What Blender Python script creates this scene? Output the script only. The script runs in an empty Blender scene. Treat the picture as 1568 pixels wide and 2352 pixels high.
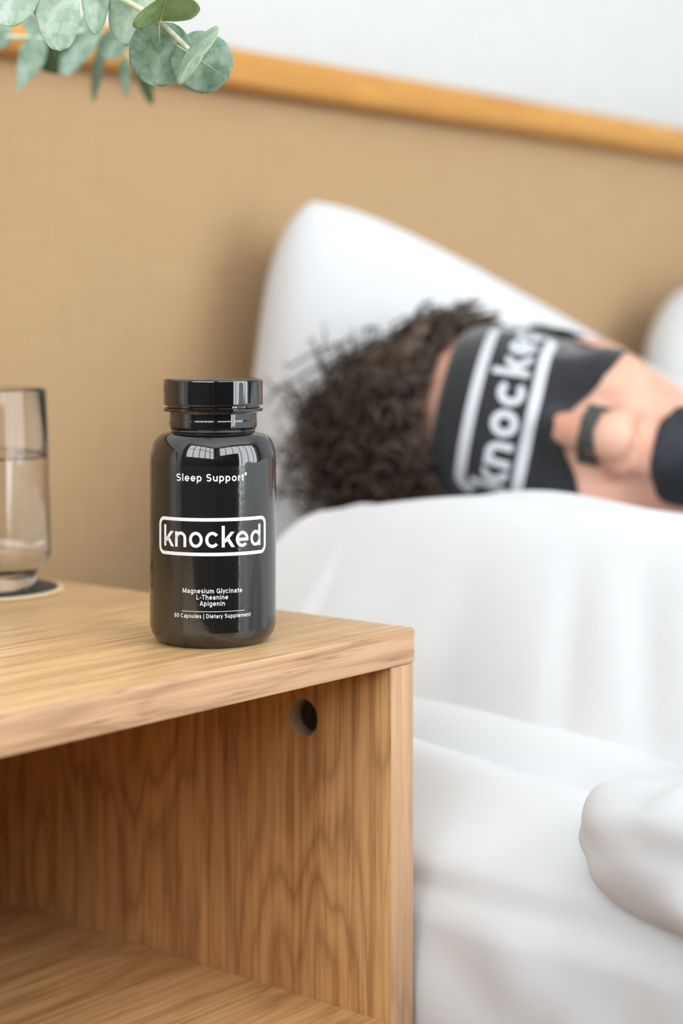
import bpy, bmesh, math, random
import numpy as np
from mathutils import Vector, Matrix, noise
from mathutils.bvhtree import BVHTree

random.seed(7)
rng = np.random.default_rng(7)
sc = bpy.context.scene
COL = sc.collection

# ------------------------------------------------------------------ camera
# world: X runs along the headboard, Y towards the headboard wall, Z up.
# The origin is below the front right corner of the bedside table (top at z = 0.5).
A = math.atan(3416 / 4100)
SU, CU = math.sin(A), math.cos(A)
FPX, CX, HY = 4100.0, 784.0, 770.0
CAM = Vector((-0.660, -0.5056, 0.636))

def cw(x, y, z):
    """camera-aligned metres (right, forward, up) -> world"""
    return Vector((x * SU + y * CU + CAM.x, -x * CU + y * SU + CAM.y, z + CAM.z))

def at(px, py, Z):
    """point seen at a pixel of the 1568x2352 frame, Z metres in front of the camera"""
    return cw((px - CX) / FPX * Z, Z, (HY - py) / FPX * Z)

def cdir(x, y, z):
    return Vector((x * SU + y * CU, -x * CU + y * SU, z))

cam_d = bpy.data.cameras.new('camera')
cam = bpy.data.objects.new('camera', cam_d)
COL.objects.link(cam)
cam.location = CAM
cam.rotation_euler = (math.pi / 2, 0, A - math.pi / 2)
cam_d.sensor_fit = 'VERTICAL'
cam_d.sensor_height = 36.0
cam_d.sensor_width = 24.0
cam_d.lens = 36.0 * FPX / 2352.0
cam_d.shift_y = -(1176.0 - HY) / 2352.0
cam_d.clip_start = 0.02
cam_d.dof.use_dof = True
cam_d.dof.focus_distance = 0.775
cam_d.dof.aperture_fstop = 5.0
sc.camera = cam

# ------------------------------------------------------------------ world, exposure
w = bpy.data.worlds.new('daylight')
sc.world = w
w.use_nodes = True
bg = w.node_tree.nodes['Background']
bg.inputs[0].default_value = (0.93, 0.97, 1.0, 1)
bg.inputs[1].default_value = 5.5
sc.view_settings.view_transform = 'Standard'
sc.view_settings.look = 'None'
sc.view_settings.exposure = 0.06
sc.view_settings.gamma = 1.0
sc.view_settings.use_curve_mapping = False
sc.cycles.use_denoising = True
sc.cycles.max_bounces = 8
sc.cycles.diffuse_bounces = 3
sc.cycles.glossy_bounces = 3
sc.cycles.transmission_bounces = 8
sc.cycles.use_adaptive_sampling = True
sc.cycles.adaptive_threshold = 0.08
sc.cycles.caustics_reflective = False
sc.cycles.sample_clamp_indirect = 6.0

RX0, RX1, RY0, RY1, RZ1 = -1.9, 2.5, -2.05, 0.53, 2.5      # room shell
W1 = (-1.5, 1.9, 0.05, 2.3)      # window in the wall at the foot of the bed: x0, x1, z0, z1
W2 = (-1.85, 0.3, 0.95, 2.35)      # window in the left wall: y0, y1, z0, z1

def portal(name, loc, rot, sx, sy):
    l = bpy.data.lights.new(name, 'AREA'); l.shape = 'RECTANGLE'; l.size = sx; l.size_y = sy
    l.cycles.is_portal = True
    o = bpy.data.objects.new(name, l); COL.objects.link(o)
    o.location = loc; o.rotation_euler = rot
portal('window_daylight', ((W1[0] + W1[1]) / 2, RY0 - 0.05, (W1[2] + W1[3]) / 2), (math.pi / 2, 0, 0), W1[1] - W1[0], W1[3] - W1[2])
portal('side_window_daylight', (RX0 - 0.05, (W2[0] + W2[1]) / 2, (W2[2] + W2[3]) / 2), (0, -math.pi / 2, 0), W2[3] - W2[2], W2[1] - W2[0])

# ------------------------------------------------------------------ helpers
def tag(o, label=None, cat=None, group=None, kind=None):
    if label: o['label'] = label
    if cat: o['category'] = cat
    if group: o['group'] = group
    if kind: o['kind'] = kind
    return o

def empty(name, loc=(0, 0, 0), rz=0.0):
    o = bpy.data.objects.new(name, None); COL.objects.link(o)
    o.location = loc; o.rotation_euler = (0, 0, rz)
    o.empty_display_size = 0.02
    return o

def link(name, me, mat=None, parent=None, smooth=False):
    o = bpy.data.objects.new(name, me); COL.objects.link(o)
    if mat is not None:
        for m in (mat if isinstance(mat, (list, tuple)) else [mat]):
            me.materials.append(m)
    if parent is not None: o.parent = parent
    if smooth:
        me.polygons.foreach_set('use_smooth', [True] * len(me.polygons))
    return o

def from_bm(name, bm, mat=None, parent=None, smooth=False):
    me = bpy.data.meshes.new(name); bm.to_mesh(me); bm.free()
    return link(name, me, mat, parent, smooth)

def from_py(name, v, f, mat=None, parent=None, smooth=False):
    me = bpy.data.meshes.new(name)
    me.from_pydata([tuple(map(float, p)) for p in v], [], [tuple(map(int, q)) for q in f])
    me.update()
    return link(name, me, mat, parent, smooth)

def bx(bm, lo, hi, bev=0.0, seg=2):
    r = bmesh.ops.create_cube(bm, size=1.0)
    vs = r['verts']
    for v in vs:
        v.co = Vector([lo[i] + (v.co[i] + 0.5) * (hi[i] - lo[i]) for i in range(3)])
    if bev:
        es = list({e for v in vs for e in v.link_edges})
        bmesh.ops.bevel(bm, geom=es, offset=bev, segments=seg, profile=0.5, affect='EDGES')

def box(name, lo, hi, mat, parent=None, bev=0.0, seg=2):
    """box mesh about its own centre"""
    c = Vector([(lo[i] + hi[i]) / 2 for i in range(3)])
    bm = bmesh.new(); bx(bm, Vector(lo) - c, Vector(hi) - c, bev, seg)
    o = from_bm(name, bm, mat, parent, smooth=bool(bev))
    o.location = c if parent is None else c - parent.location
    if bev: sharp(o)
    return o

def sharp(o, ang=35):
    try:
        o.data.set_sharp_from_angle(angle=math.radians(ang))
    except Exception:
        pass

def lathe(name, prof, mat, parent=None, n=96, ang=30, closed=False):
    v, f = [], []
    ids = []
    for r, z in prof:
        if r < 1e-7:
            ids.append([len(v)] * n); v.append((0, 0, z))
        else:
            b = len(v); ids.append(list(range(b, b + n)))
            for k in range(n):
                t = 2 * math.pi * k / n
                v.append((r * math.cos(t), r * math.sin(t), z))
    m = len(prof)
    for i in range(m if closed else m - 1):
        a, b = ids[i], ids[(i + 1) % m]
        for k in range(n):
            k2 = (k + 1) % n
            q = [a[k], a[k2], b[k2], b[k]]
            q = list(dict.fromkeys(q))
            if len(q) >= 3: f.append(q)
    o = from_py(name, v, f, mat, parent, smooth=True)
    bm = bmesh.new(); bm.from_mesh(o.data); bmesh.ops.recalc_face_normals(bm, faces=bm.faces); bm.to_mesh(o.data); bm.free()
    sharp(o, ang)
    return o

def grid_faces(nu, nv, off=0, wrap_u=False, flip=False):
    f = []
    for i in range(nu if wrap_u else nu - 1):
        for j in range(nv - 1):
            i2 = (i + 1) % nu
            q = [off + i * nv + j, off + i2 * nv + j, off + i2 * nv + j + 1, off + i * nv + j + 1]
            f.append(q[::-1] if flip else q)
    return f

def tube_data(pts, radii, n=8, v=None, f=None):
    """tapered tube through points, closed ends"""
    if v is None: v, f = [], []
    pts = [Vector(p) for p in pts]
    up = Vector((0.13, 0.21, 1)).normalized()
    base = len(v)
    m = len(pts)
    for i, p in enumerate(pts):
        t = (pts[min(i + 1, m - 1)] - pts[max(i - 1, 0)]).normalized()
        s = t.cross(up)
        if s.length < 1e-4: s = t.cross(Vector((1, 0, 0)))
        s.normalize(); u = s.cross(t)
        for k in range(n):
            a = 2 * math.pi * k / n
            v.append(p + (s * math.cos(a) + u * math.sin(a)) * radii[i])
    for i in range(m - 1):
        for k in range(n):
            k2 = (k + 1) % n
            f.append((base + i * n + k, base + i * n + k2, base + (i + 1) * n + k2, base + (i + 1) * n + k))
    f.append(tuple(base + k for k in range(n))[::-1])
    f.append(tuple(base + (m - 1) * n + k for k in range(n)))
    return v, f

def smooth_path(pts, n):
    """Catmull-Rom through points"""
    P = [Vector(p) for p in pts]
    P = [P[0] * 2 - P[1]] + P + [P[-1] * 2 - P[-2]]
    out = []
    for i in range(1, len(P) - 2):
        for k in range(n):
            t = k / n
            a, b, c, d = P[i - 1], P[i], P[i + 1], P[i + 2]
            out.append(0.5 * ((2 * b) + (c - a) * t + (2 * a - 5 * b + 4 * c - d) * t * t + (3 * b - a - 3 * c + d) * t ** 3))
    out.append(P[-2])
    return out

def sstep(a, b, x):
    t = max(0.0, min(1.0, (x - a) / (b - a)))
    return t * t * (3 - 2 * t)

def nz(x, y, z=0.0):
    return noise.noise(Vector((x, y, z)))

# ------------------------------------------------------------------ materials
def new_mat(name):
    m = bpy.data.materials.new(name); m.use_nodes = True
    nt = m.node_tree
    return m, nt, nt.nodes['Principled BSDF']

def plain(name, col, rough=0.6, spec=0.5, **kw):
    m, nt, b = new_mat(name)
    b.inputs['Base Color'].default_value = (*col, 1)
    b.inputs['Roughness'].default_value = rough
    b.inputs['Specular IOR Level'].default_value = spec
    for k, val in kw.items():
        b.inputs[k.replace('_', ' ')].default_value = val
    return m

def N(nt, typ, **kw):
    n = nt.nodes.new(typ)
    for k, val in kw.items():
        if k in n.inputs: n.inputs[k].default_value = val
        else: setattr(n, k, val)
    return n

def ramp(nt, stops, fac):
    r = nt.nodes.new('ShaderNodeValToRGB')
    while len(r.color_ramp.elements) < len(stops): r.color_ramp.elements.new(0.5)
    for e, (p, c) in zip(r.color_ramp.elements, stops):
        e.position = p; e.color = (*c, 1)
    nt.links.new(fac, r.inputs[0])
    return r

def bump(nt, b, h, strength, dist):
    n = N(nt, 'ShaderNodeBump'); n.inputs['Strength'].default_value = strength; n.inputs['Distance'].default_value = dist
    nt.links.new(h, n.inputs['Height']); nt.links.new(n.outputs[0], b.inputs['Normal'])
    return n

def speckled(name, c1, c2, scale, rough=0.7, bstr=0.15, bdist=0.002, detail=4.0, spec=0.4):
    m, nt, b = new_mat(name)
    tc = N(nt, 'ShaderNodeTexCoord')
    n = N(nt, 'ShaderNodeTexNoise'); n.inputs['Scale'].default_value = scale; n.inputs['Detail'].default_value = detail
    nt.links.new(tc.outputs['Object'], n.inputs['Vector'])
    r = ramp(nt, [(0.3, c1), (0.7, c2)], n.outputs[0])
    nt.links.new(r.outputs[0], b.inputs['Base Color'])
    b.inputs['Roughness'].default_value = rough
    b.inputs['Specular IOR Level'].default_value = spec
    if bstr: bump(nt, b, n.outputs[0], bstr, bdist)
    return m

def wood(name, axis, light, mid, dark, scale=1.0, rough=0.42, wav=1.0, seed=0.0, pores=0.55):
    """oak veneer, grain along the object's axis (0 x, 1 y, 2 z)"""
    m, nt, b = new_mat(name)
    L = nt.links.new
    tc = N(nt, 'ShaderNodeTexCoord')
    def mapped(along, across, off):
        mp = N(nt, 'ShaderNodeMapping')
        s = [across * scale] * 3; s[axis] = along * scale
        mp.inputs['Scale'].default_value = s
        mp.inputs['Location'].default_value = (off + seed, off * 0.7 - seed, off * 1.3)
        L(tc.outputs['Object'], mp.inputs['Vector'])
        return mp
    # slow wander of the grain
    n0 = N(nt, 'ShaderNodeTexNoise'); n0.inputs['Scale'].default_value = 1.0; n0.inputs['Detail'].default_value = 2.0
    L(mapped(5.0, 16.0, 3.1).outputs[0], n0.inputs['Vector'])
    # growth rings: bands across the grain bent by the wander
    nb = N(nt, 'ShaderNodeTexNoise'); nb.inputs['Scale'].default_value = 1.0; nb.inputs['Detail'].default_value = 3.0; nb.inputs['Roughness'].default_value = 0.55
    L(mapped(2.2, 34.0, 1.7).outputs[0], nb.inputs['Vector'])
    mul = N(nt, 'ShaderNodeMath', operation='MULTIPLY'); mul.inputs[1].default_value = 9.0 * wav
    L(n0.outputs[0], mul.inputs[0])
    mul2 = N(nt, 'ShaderNodeMath', operation='MULTIPLY_ADD'); mul2.inputs[1].default_value = 5.0
    L(nb.outputs[0], mul2.inputs[0]); L(mul.outputs[0], mul2.inputs[2])
    fr = N(nt, 'ShaderNodeMath', operation='PINGPONG'); fr.inputs[1].default_value = 0.5
    L(mul2.outputs[0], fr.inputs[0])
    rg = ramp(nt, [(0.0, dark), (0.2, mid), (0.55, light), (1.0, light)], fr.outputs[0])
    # wide tone drift
    n1 = N(nt, 'ShaderNodeTexNoise'); n1.inputs['Scale'].default_value = 1.0; n1.inputs['Detail'].default_value = 3.0
    L(mapped(6.0, 60.0, 7.7).outputs[0], n1.inputs['Vector'])
    mx = N(nt, 'ShaderNodeMix', data_type='RGBA'); mx.inputs[0].default_value = 0.5
    r1 = ramp(nt, [(0.32, mid), (0.68, light)], n1.outputs[0])
    L(rg.outputs[0], mx.inputs[6]); L(r1.outputs[0], mx.inputs[7])
    # straight fine streaks
    n4 = N(nt, 'ShaderNodeTexNoise'); n4.inputs['Scale'].default_value = 1.0; n4.inputs['Detail'].default_value = 3.0; n4.inputs['Roughness'].default_value = 0.65
    L(mapped(4.5, 330.0, 2.2).outputs[0], n4.inputs['Vector'])
    r4 = ramp(nt, [(0.34, (0.66, 0.60, 0.54)), (0.56, (1, 1, 1))], n4.outputs[0])
    mx4 = N(nt, 'ShaderNodeMix', data_type='RGBA', blend_type='MULTIPLY'); mx4.inputs[0].default_value = 0.85
    L(mx.outputs[2], mx4.inputs[6]); L(r4.outputs[0], mx4.inputs[7])
    mx = mx4
    # fine pores
    n2 = N(nt, 'ShaderNodeTexNoise'); n2.inputs['Scale'].default_value = 1.0; n2.inputs['Detail'].default_value = 3.0; n2.inputs['Roughness'].default_value = 0.6
    L(mapped(38.0, 900.0, 11.3).outputs[0], n2.inputs['Vector'])
    r2 = ramp(nt, [(0.36, (1, 1, 1)), (0.5, (0, 0, 0))], n2.outputs[0])
    n3 = N(nt, 'ShaderNodeTexNoise'); n3.inputs['Scale'].default_value = 1.0; n3.inputs['Detail'].default_value = 2.0
    L(mapped(14.0, 160.0, 5.9).outputs[0], n3.inputs['Vector'])
    r3 = ramp(nt, [(0.42, (0, 0, 0)), (0.62, (1, 1, 1))], n3.outputs[0])
    mm = N(nt, 'ShaderNodeMath', operation='MULTIPLY'); L(r2.outputs[0], mm.inputs[0]); L(r3.outputs[0], mm.inputs[1])
    mp2 = N(nt, 'ShaderNodeMath', operation='MULTIPLY'); mp2.inputs[1].default_value = pores; L(mm.outputs[0], mp2.inputs[0])
    mx2 = N(nt, 'ShaderNodeMix', data_type='RGBA')
    L(mp2.outputs[0], mx2.inputs[0]); L(mx.outputs[2], mx2.inputs[6])
    mx2.inputs[7].default_value = (dark[0] * 0.62, dark[1] * 0.55, dark[2] * 0.5, 1)
    L(mx2.outputs[2], b.inputs['Base Color'])
    b.inputs['Roughness'].default_value = rough
    inv = N(nt, 'ShaderNodeMath', operation='MULTIPLY'); inv.inputs[1].default_value = -1.0; L(mp2.outputs[0], inv.inputs[0])
    bump(nt, b, inv.outputs[0], 0.5, 0.0002)
    return m

OAK = ((0.83, 0.545, 0.275), (0.74, 0.445, 0.205), (0.53, 0.29, 0.125))
OAKP = ((0.72, 0.46, 0.265), (0.66, 0.39, 0.215), (0.46, 0.25, 0.135))
M = {}
M['oak_top'] = wood('oak_veneer_top', 0, *OAK, wav=0.55, rough=0.30)
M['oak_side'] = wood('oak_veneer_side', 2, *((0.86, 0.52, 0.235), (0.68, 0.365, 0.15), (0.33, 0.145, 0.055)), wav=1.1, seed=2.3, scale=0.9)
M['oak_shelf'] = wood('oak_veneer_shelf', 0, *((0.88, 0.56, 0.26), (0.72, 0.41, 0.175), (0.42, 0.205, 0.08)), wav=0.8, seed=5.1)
M['oak_edge'] = wood('oak_edge_band', 0, *OAKP, wav=0.6, seed=1.3, pores=0.75, rough=0.45)
M['oak_edge_v'] = wood('oak_edge_band_upright', 2, *OAKP, wav=0.4, seed=4.4, pores=0.35, rough=0.45)
M['rail'] = wood('honey_wood_rail', 0, (0.66, 0.33, 0.070), (0.60, 0.28, 0.058), (0.52, 0.225, 0.045), wav=0.4, rough=0.4, pores=0.2)
M['wall'] = speckled('painted_wall', (0.62, 0.64, 0.635), (0.65, 0.67, 0.665), 60, 0.85, 0.08, 0.001)
M['ceiling'] = speckled('painted_ceiling', (0.80, 0.80, 0.79), (0.84, 0.84, 0.83), 60, 0.9, 0.08, 0.001)
M['floor'] = wood('floor_boards', 1, (0.40, 0.27, 0.17), (0.33, 0.21, 0.13), (0.23, 0.14, 0.08), scale=0.5, rough=0.45)
M['white_paint'] = speckled('white_frame_paint', (0.75, 0.75, 0.74), (0.79, 0.79, 0.78), 40, 0.5, 0.05, 0.001)

def cloth(name, c1, c2, weave=1400.0, wr=30.0, wstr=0.25, sheen=0.15, rough=0.85, bdist=0.004):
    m, nt, b = new_mat(name)
    L = nt.links.new
    tc = N(nt, 'ShaderNodeTexCoord')
    n = N(nt, 'ShaderNodeTexNoise'); n.inputs['Scale'].default_value = wr; n.inputs['Detail'].default_value = 5.0
    L(tc.outputs['Object'], n.inputs['Vector'])
    r = ramp(nt, [(0.3, c1), (0.7, c2)], n.outputs[0])
    L(r.outputs[0], b.inputs['Base Color'])
    b.inputs['Roughness'].default_value = rough
    b.inputs['Specular IOR Level'].default_value = 0.25
    b.inputs['Sheen Weight'].default_value = sheen
    bump(nt, b, n.outputs[0], wstr, bdist)
    return m
M['linen'] = cloth('white_bed_linen', (0.735, 0.748, 0.765), (0.76, 0.772, 0.788), wr=14.0, wstr=0.3)
M['linen_greyed'] = cloth('white_linen_greyed', (0.645, 0.655, 0.67), (0.67, 0.68, 0.692), wr=14.0, wstr=0.3)  # same linen as the duvet, greyed to offset the window light
M['sheet'] = cloth('white_fitted_sheet', (0.745, 0.765, 0.785), (0.775, 0.795, 0.81), wr=11.0, wstr=0.35)
M['skirt'] = cloth('beige_bed_base', (0.52, 0.47, 0.38), (0.57, 0.52, 0.43), wr=60)

def woven(name):
    m, nt, b = new_mat(name)
    L = nt.links.new
    tc = N(nt, 'ShaderNodeTexCoord')
    outs = []
    for sx, sz in ((90.0, 2.2), (2.2, 90.0)):
        mp = N(nt, 'ShaderNodeMapping'); mp.inputs['Scale'].default_value = (sx * 7, 1.0, sz * 7)
        L(tc.outputs['Object'], mp.inputs['Vector'])
        n = N(nt, 'ShaderNodeTexNoise'); n.inputs['Scale'].default_value = 1.0; n.inputs['Detail'].default_value = 2.0
        L(mp.outputs[0], n.inputs['Vector']); outs.append(n.outputs[0])
    ad = N(nt, 'ShaderNodeMath', operation='ADD'); L(outs[0], ad.inputs[0]); L(outs[1], ad.inputs[1])
    hf = N(nt, 'ShaderNodeMath', operation='MULTIPLY'); hf.inputs[1].default_value = 0.5; L(ad.outputs[0], hf.inputs[0])
    r = ramp(nt, [(0.36, (0.425, 0.272, 0.143)), (0.64, (0.485, 0.322, 0.173))], hf.outputs[0])
    L(r.outputs[0], b.inputs['Base Color'])
    b.inputs['Roughness'].default_value = 0.9; b.inputs['Specular IOR Level'].default_value = 0.2
    b.inputs['Sheen Weight'].default_value = 0.1
    bump(nt, b, hf.outputs[0], 0.5, 0.0015)
    return m
M['woven'] = woven('woven_tan_upholstery')

# ------------------------------------------------------------------ room shell
def wall_with_hole(name, axis, pos, thick, a0, a1, z1, hole, mat):
    h0, h1, hz0, hz1 = hole
    bm = bmesh.new()
    for (p0, p1, q0, q1) in ((a0, h0, 0, z1), (h1, a1, 0, z1), (h0, h1, 0, hz0), (h0, h1, hz1, z1)):
        if axis == 'y': bx(bm, (p0, pos - thick, q0), (p1, pos, q1))
        else: bx(bm, (pos - thick, p0, q0), (pos, p1, q1))
    return tag(from_bm(name, bm, mat), kind='structure')

floor = box('floor', (RX0, RY0, -0.06), (RX1, RY1, 0.0), M['floor']); tag(floor, kind='structure')
ceil = box('ceiling', (RX0, RY0, RZ1), (RX1, RY1, RZ1 + 0.06), M['ceiling']); tag(ceil, kind='structure')
wb = box('wall_back', (RX0, RY1, 0), (RX1, RY1 + 0.08, RZ1), M['wall']); tag(wb, kind='structure')
wr_ = box('wall_right', (RX1, RY0, 0), (RX1 + 0.08, RY1, RZ1), M['wall']); tag(wr_, kind='structure')
M['dark_wall'] = speckled('darkened_wall', (0.15, 0.155, 0.155), (0.17, 0.175, 0.175), 60, 0.85, 0.08, 0.001)  # unseen walls, tone darkened so the bottle reflects less light
wall_with_hole('wall_front', 'y', RY0, 0.08, RX0, RX1, RZ1, W1, M['dark_wall'])
wall_with_hole('wall_left', 'x', RX0, 0.08, RY0, RY1, RZ1, W2, M['dark_wall'])
bm = bmesh.new()
fw = 0.05
bx(bm, (W1[0], RY0 - 0.07, W1[2]), (W1[1], RY0 - 0.01, W1[2] + fw)); bx(bm, (W1[0], RY0 - 0.07, W1[3] - fw), (W1[1], RY0 - 0.01, W1[3]))
for k in range(7):
    x = W1[0] + (W1[1] - W1[0] - fw) * k / 6
    bx(bm, (x, RY0 - 0.07, W1[2] + fw), (x + fw, RY0 - 0.01, W1[3] - fw))
tag(from_bm('window_1', bm, M['white_paint']), kind='structure')
bm = bmesh.new()
for k in range(6):
    y = W2[0] + (W2[1] - W2[0] - fw) * k / 5
    bx(bm, (RX0 - 0.07, y, W2[2]), (RX0 - 0.01, y + fw, W2[3]))
for k in range(3):
    z = W2[2] + (W2[3] - W2[2] - 0.035) * k / 2
    bx(bm, (RX0 - 0.065, W2[0] + fw, z), (RX0 - 0.015, W2[1] - fw, z + 0.035))
tag(from_bm('window_2', bm, M['white_paint']), kind='structure')

# added unseen dark cabinet in front of the foot window, pale curtain at its right end
def curtain(name, x0, x1, mat, label, amp=0.035, wl=0.13):
    nu, nv = 120, 4
    v = []
    for i in range(nu):
        x = x0 + (x1 - x0) * i / (nu - 1)
        y = RY0 + 0.09 + amp * math.sin(2 * math.pi * (x - x0) / wl) + 0.012 * math.sin(17 * x)
        for j in range(nv): v.append((x, y, 0.03 + 2.33 * j / (nv - 1)))
    o = from_py(name, v, grid_faces(nu, nv), mat, smooth=True)
    s = o.modifiers.new('thickness', 'SOLIDIFY'); s.thickness = 0.004
    tag(o, label, 'curtain')
    return o
M['dark_oak'] = wood('dark_stained_oak', 0, (0.045, 0.038, 0.034), (0.035, 0.029, 0.026), (0.022, 0.018, 0.016))
M['dark_metal'] = plain('dark_bronze', (0.05, 0.045, 0.04), 0.4, Metallic=0.8)
M['pale_curtain'] = cloth('pale_curtain', (0.72, 0.72, 0.73), (0.76, 0.76, 0.77), wr=50)
sb_ = empty('blocker', (-0.7, RY0 + 0.32, 0))  # added out of view: blocks low window light, darkens what the bottle mirrors
box('carcass', (-1.55, RY0 + 0.13, 0.08), (-0.03, RY0 + 0.50, 1.12), M['dark_oak'], sb_, bev=0.004)
for k in range(4):
    x = -1.55 + 0.015 + k * 0.375
    d_ = box('door', (x, RY0 + 0.50, 0.10), (x + 0.365, RY0 + 0.518, 1.10), M['dark_oak'], sb_, bev=0.002)
    hnd = box('handle', (-0.05, 0.009, 0.16), (0.05, 0.021, 0.172), M['dark_metal'], None, bev=0.002); hnd.parent = d_
for x in (-1.5, -0.11):
    for y in (RY0 + 0.16, RY0 + 0.43):
        box('leg', (x, y, 0), (x + 0.04, y + 0.04, 0.08), M['dark_oak'], sb_, bev=0.003)
tag(sb_, 'dark wood sideboard added out of view to keep bottle reflections dark', 'blocker')
curtain('curtain', 1.62, 1.95, M['pale_curtain'], 'pale curtain bunched in front of the window', 0.035, 0.1)

# ------------------------------------------------------------------ headboard
HB = 0.45
hb = empty('headboard', (0.3, HB, 0.0))
box('upholstered_panel', (-1.0, HB, 0.12), (1.9, HB + 0.045, 0.828), M['woven'], hb, bev=0.006)
box('top_rail', (-1.0, HB - 0.022, 0.826), (1.9, HB + 0.045, 0.857), M['rail'], hb, bev=0.008, seg=4)
for x in (-0.95, 1.83):
    box('leg', (x, HB + 0.005, 0.0), (x + 0.05, HB + 0.04, 0.13), M['rail'], hb, bev=0.003)
tag(hb, 'tan woven headboard with honey wood rail along its top', 'headboard')

# ------------------------------------------------------------------ bedside table
TZ, TT = 0.5, 0.0165
ND, NW = 0.40, 0.46
ns = empty('bedside_table', (-NW / 2, ND / 2, 0))
PT = 0.0168
SH = 0.321                       # top of the open shelf

def board_two(name, lo, hi, mats, parent, front_mat=1, bev=0.0008):
    """board whose front (-Y) edge carries an edge band"""
    o = box(name, lo, hi, list(mats), parent, bev=bev, seg=2)
    for p in o.data.polygons:
        if p.normal.y < -0.9: p.material_index = front_mat
    return o
board_two('top_board', (-NW, 0, TZ - TT), (0.0006, ND, TZ), (M['oak_top'], M['oak_edge']), ns, bev=0.0012)
# right side panel with a drilled hole for the fitting
def side_panel(x0, x1, hole):
    lo, hi = Vector((x0, 0.0006, 0.04)), Vector((x1, ND, TZ - TT))
    o = board_two('side_panel', lo, hi, (M['oak_side'], M['oak_edge_v'], M['chip']), ns)
    if hole:
        bpy.context.view_layer.update()
        bmc = bmesh.new()
        bmesh.ops.create_cone(bmc, cap_ends=True, segments=48, radius1=hole[2], radius2=hole[2], depth=0.022,
                              matrix=Matrix.Translation((x0, hole[0], hole[1])) @ Matrix.Rotation(math.pi / 2, 4, 'Y'))
        cut = from_bm('cutter', bmc, [M['chip']])
        md = o.modifiers.new('hole', 'BOOLEAN'); md.object = cut; md.operation = 'DIFFERENCE'; md.solver = 'EXACT'
        md.material_mode = 'TRANSFER'
        bpy.context.view_layer.update()
        dg = bpy.context.evaluated_depsgraph_get()
        me = bpy.data.meshes.new_from_object(o.evaluated_get(dg))
        o.modifiers.clear(); o.data = me
        bpy.data.objects.remove(cut)
    return o
M['chip'] = speckled('raw_chipboard', (0.50, 0.38, 0.25), (0.66, 0.52, 0.36), 900, 0.9, 0.3, 0.0004)
hole = (0.054, 0.4535, 0.0090)
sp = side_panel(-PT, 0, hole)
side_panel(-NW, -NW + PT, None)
# fitting deep in the hole
M['zinc'] = plain('dark_zinc', (0.035, 0.032, 0.028), 0.5, Metallic=0.3)
bmf = bmesh.new()
R_ = Matrix.Rotation(math.pi / 2, 4, 'Y')
bmesh.ops.create_cone(bmf, cap_ends=True, segments=40, radius1=0.0071, radius2=0.0069, depth=0.004, matrix=R_)
bx(bmf, (-0.0026, -0.0005, -0.0045), (-0.0018, 0.0005, 0.0045)); bx(bmf, (-0.0026, -0.0045, -0.0005), (-0.0018, 0.0045, 0.0005))
fit = from_bm('cam_fitting', bmf, M['zinc'], sp)
fit.location = Vector((-PT + 0.0088, hole[0], hole[1])) - ns.location - sp.location
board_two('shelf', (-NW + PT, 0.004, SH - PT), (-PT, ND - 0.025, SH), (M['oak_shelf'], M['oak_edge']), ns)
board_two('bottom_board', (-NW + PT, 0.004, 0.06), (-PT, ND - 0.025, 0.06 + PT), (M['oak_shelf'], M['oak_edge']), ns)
box('back_panel', (-NW + PT, ND - 0.025, 0.06), (-PT, ND - 0.015, TZ - TT), M['oak_side'], ns)
for x in (-NW + 0.01, -0.05):
    for y in (0.02, ND - 0.06):
        box('foot', (x, y, 0.0), (x + 0.04, y + 0.04, 0.04), M['oak_edge_v'], ns, bev=0.002)
tag(ns, 'oak veneer bedside table with open shelf beside the bed', 'bedside table')

# ------------------------------------------------------------------ supplement bottle
BP = cw((489 - CX) / FPX * 0.797, 0.797, 0.0)
tocam = Vector((CAM.x - BP.x, CAM.y - BP.y))
bot = empty('supplement_bottle', (BP.x, BP.y, TZ), math.atan2(tocam.x, -tocam.y))
M['black_gloss'] = plain('black_gloss_plastic', (0.005, 0.005, 0.0055), 0.03, 0.5, IOR=1.85)
m, nt, b = new_mat('black_label_film')
tc = N(nt, 'ShaderNodeTexCoord')
n1 = N(nt, 'ShaderNodeTexNoise'); n1.inputs['Scale'].default_value = 2600.0; n1.inputs['Detail'].default_value = 2.0
nt.links.new(tc.outputs['Object'], n1.inputs['Vector'])
r = ramp(nt, [(0.3, (0.005, 0.0055, 0.005)), (0.75, (0.016, 0.0165, 0.0155))], n1.outputs[0]); nt.links.new(r.outputs[0], b.inputs['Base Color'])
b.inputs['Roughness'].default_value = 0.12
b.inputs['IOR'].default_value = 1.78
n2 = N(nt, 'ShaderNodeTexNoise'); n2.inputs['Scale'].default_value = 420.0; n2.inputs['Detail'].default_value = 3.0
nt.links.new(tc.outputs['Object'], n2.inputs['Vector'])
bump(nt, b, n2.outputs[0], 0.10, 0.0004)
M['label'] = m
M['white_ink'] = plain('white_label_ink', (0.86, 0.88, 0.92), 0.35)

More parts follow.
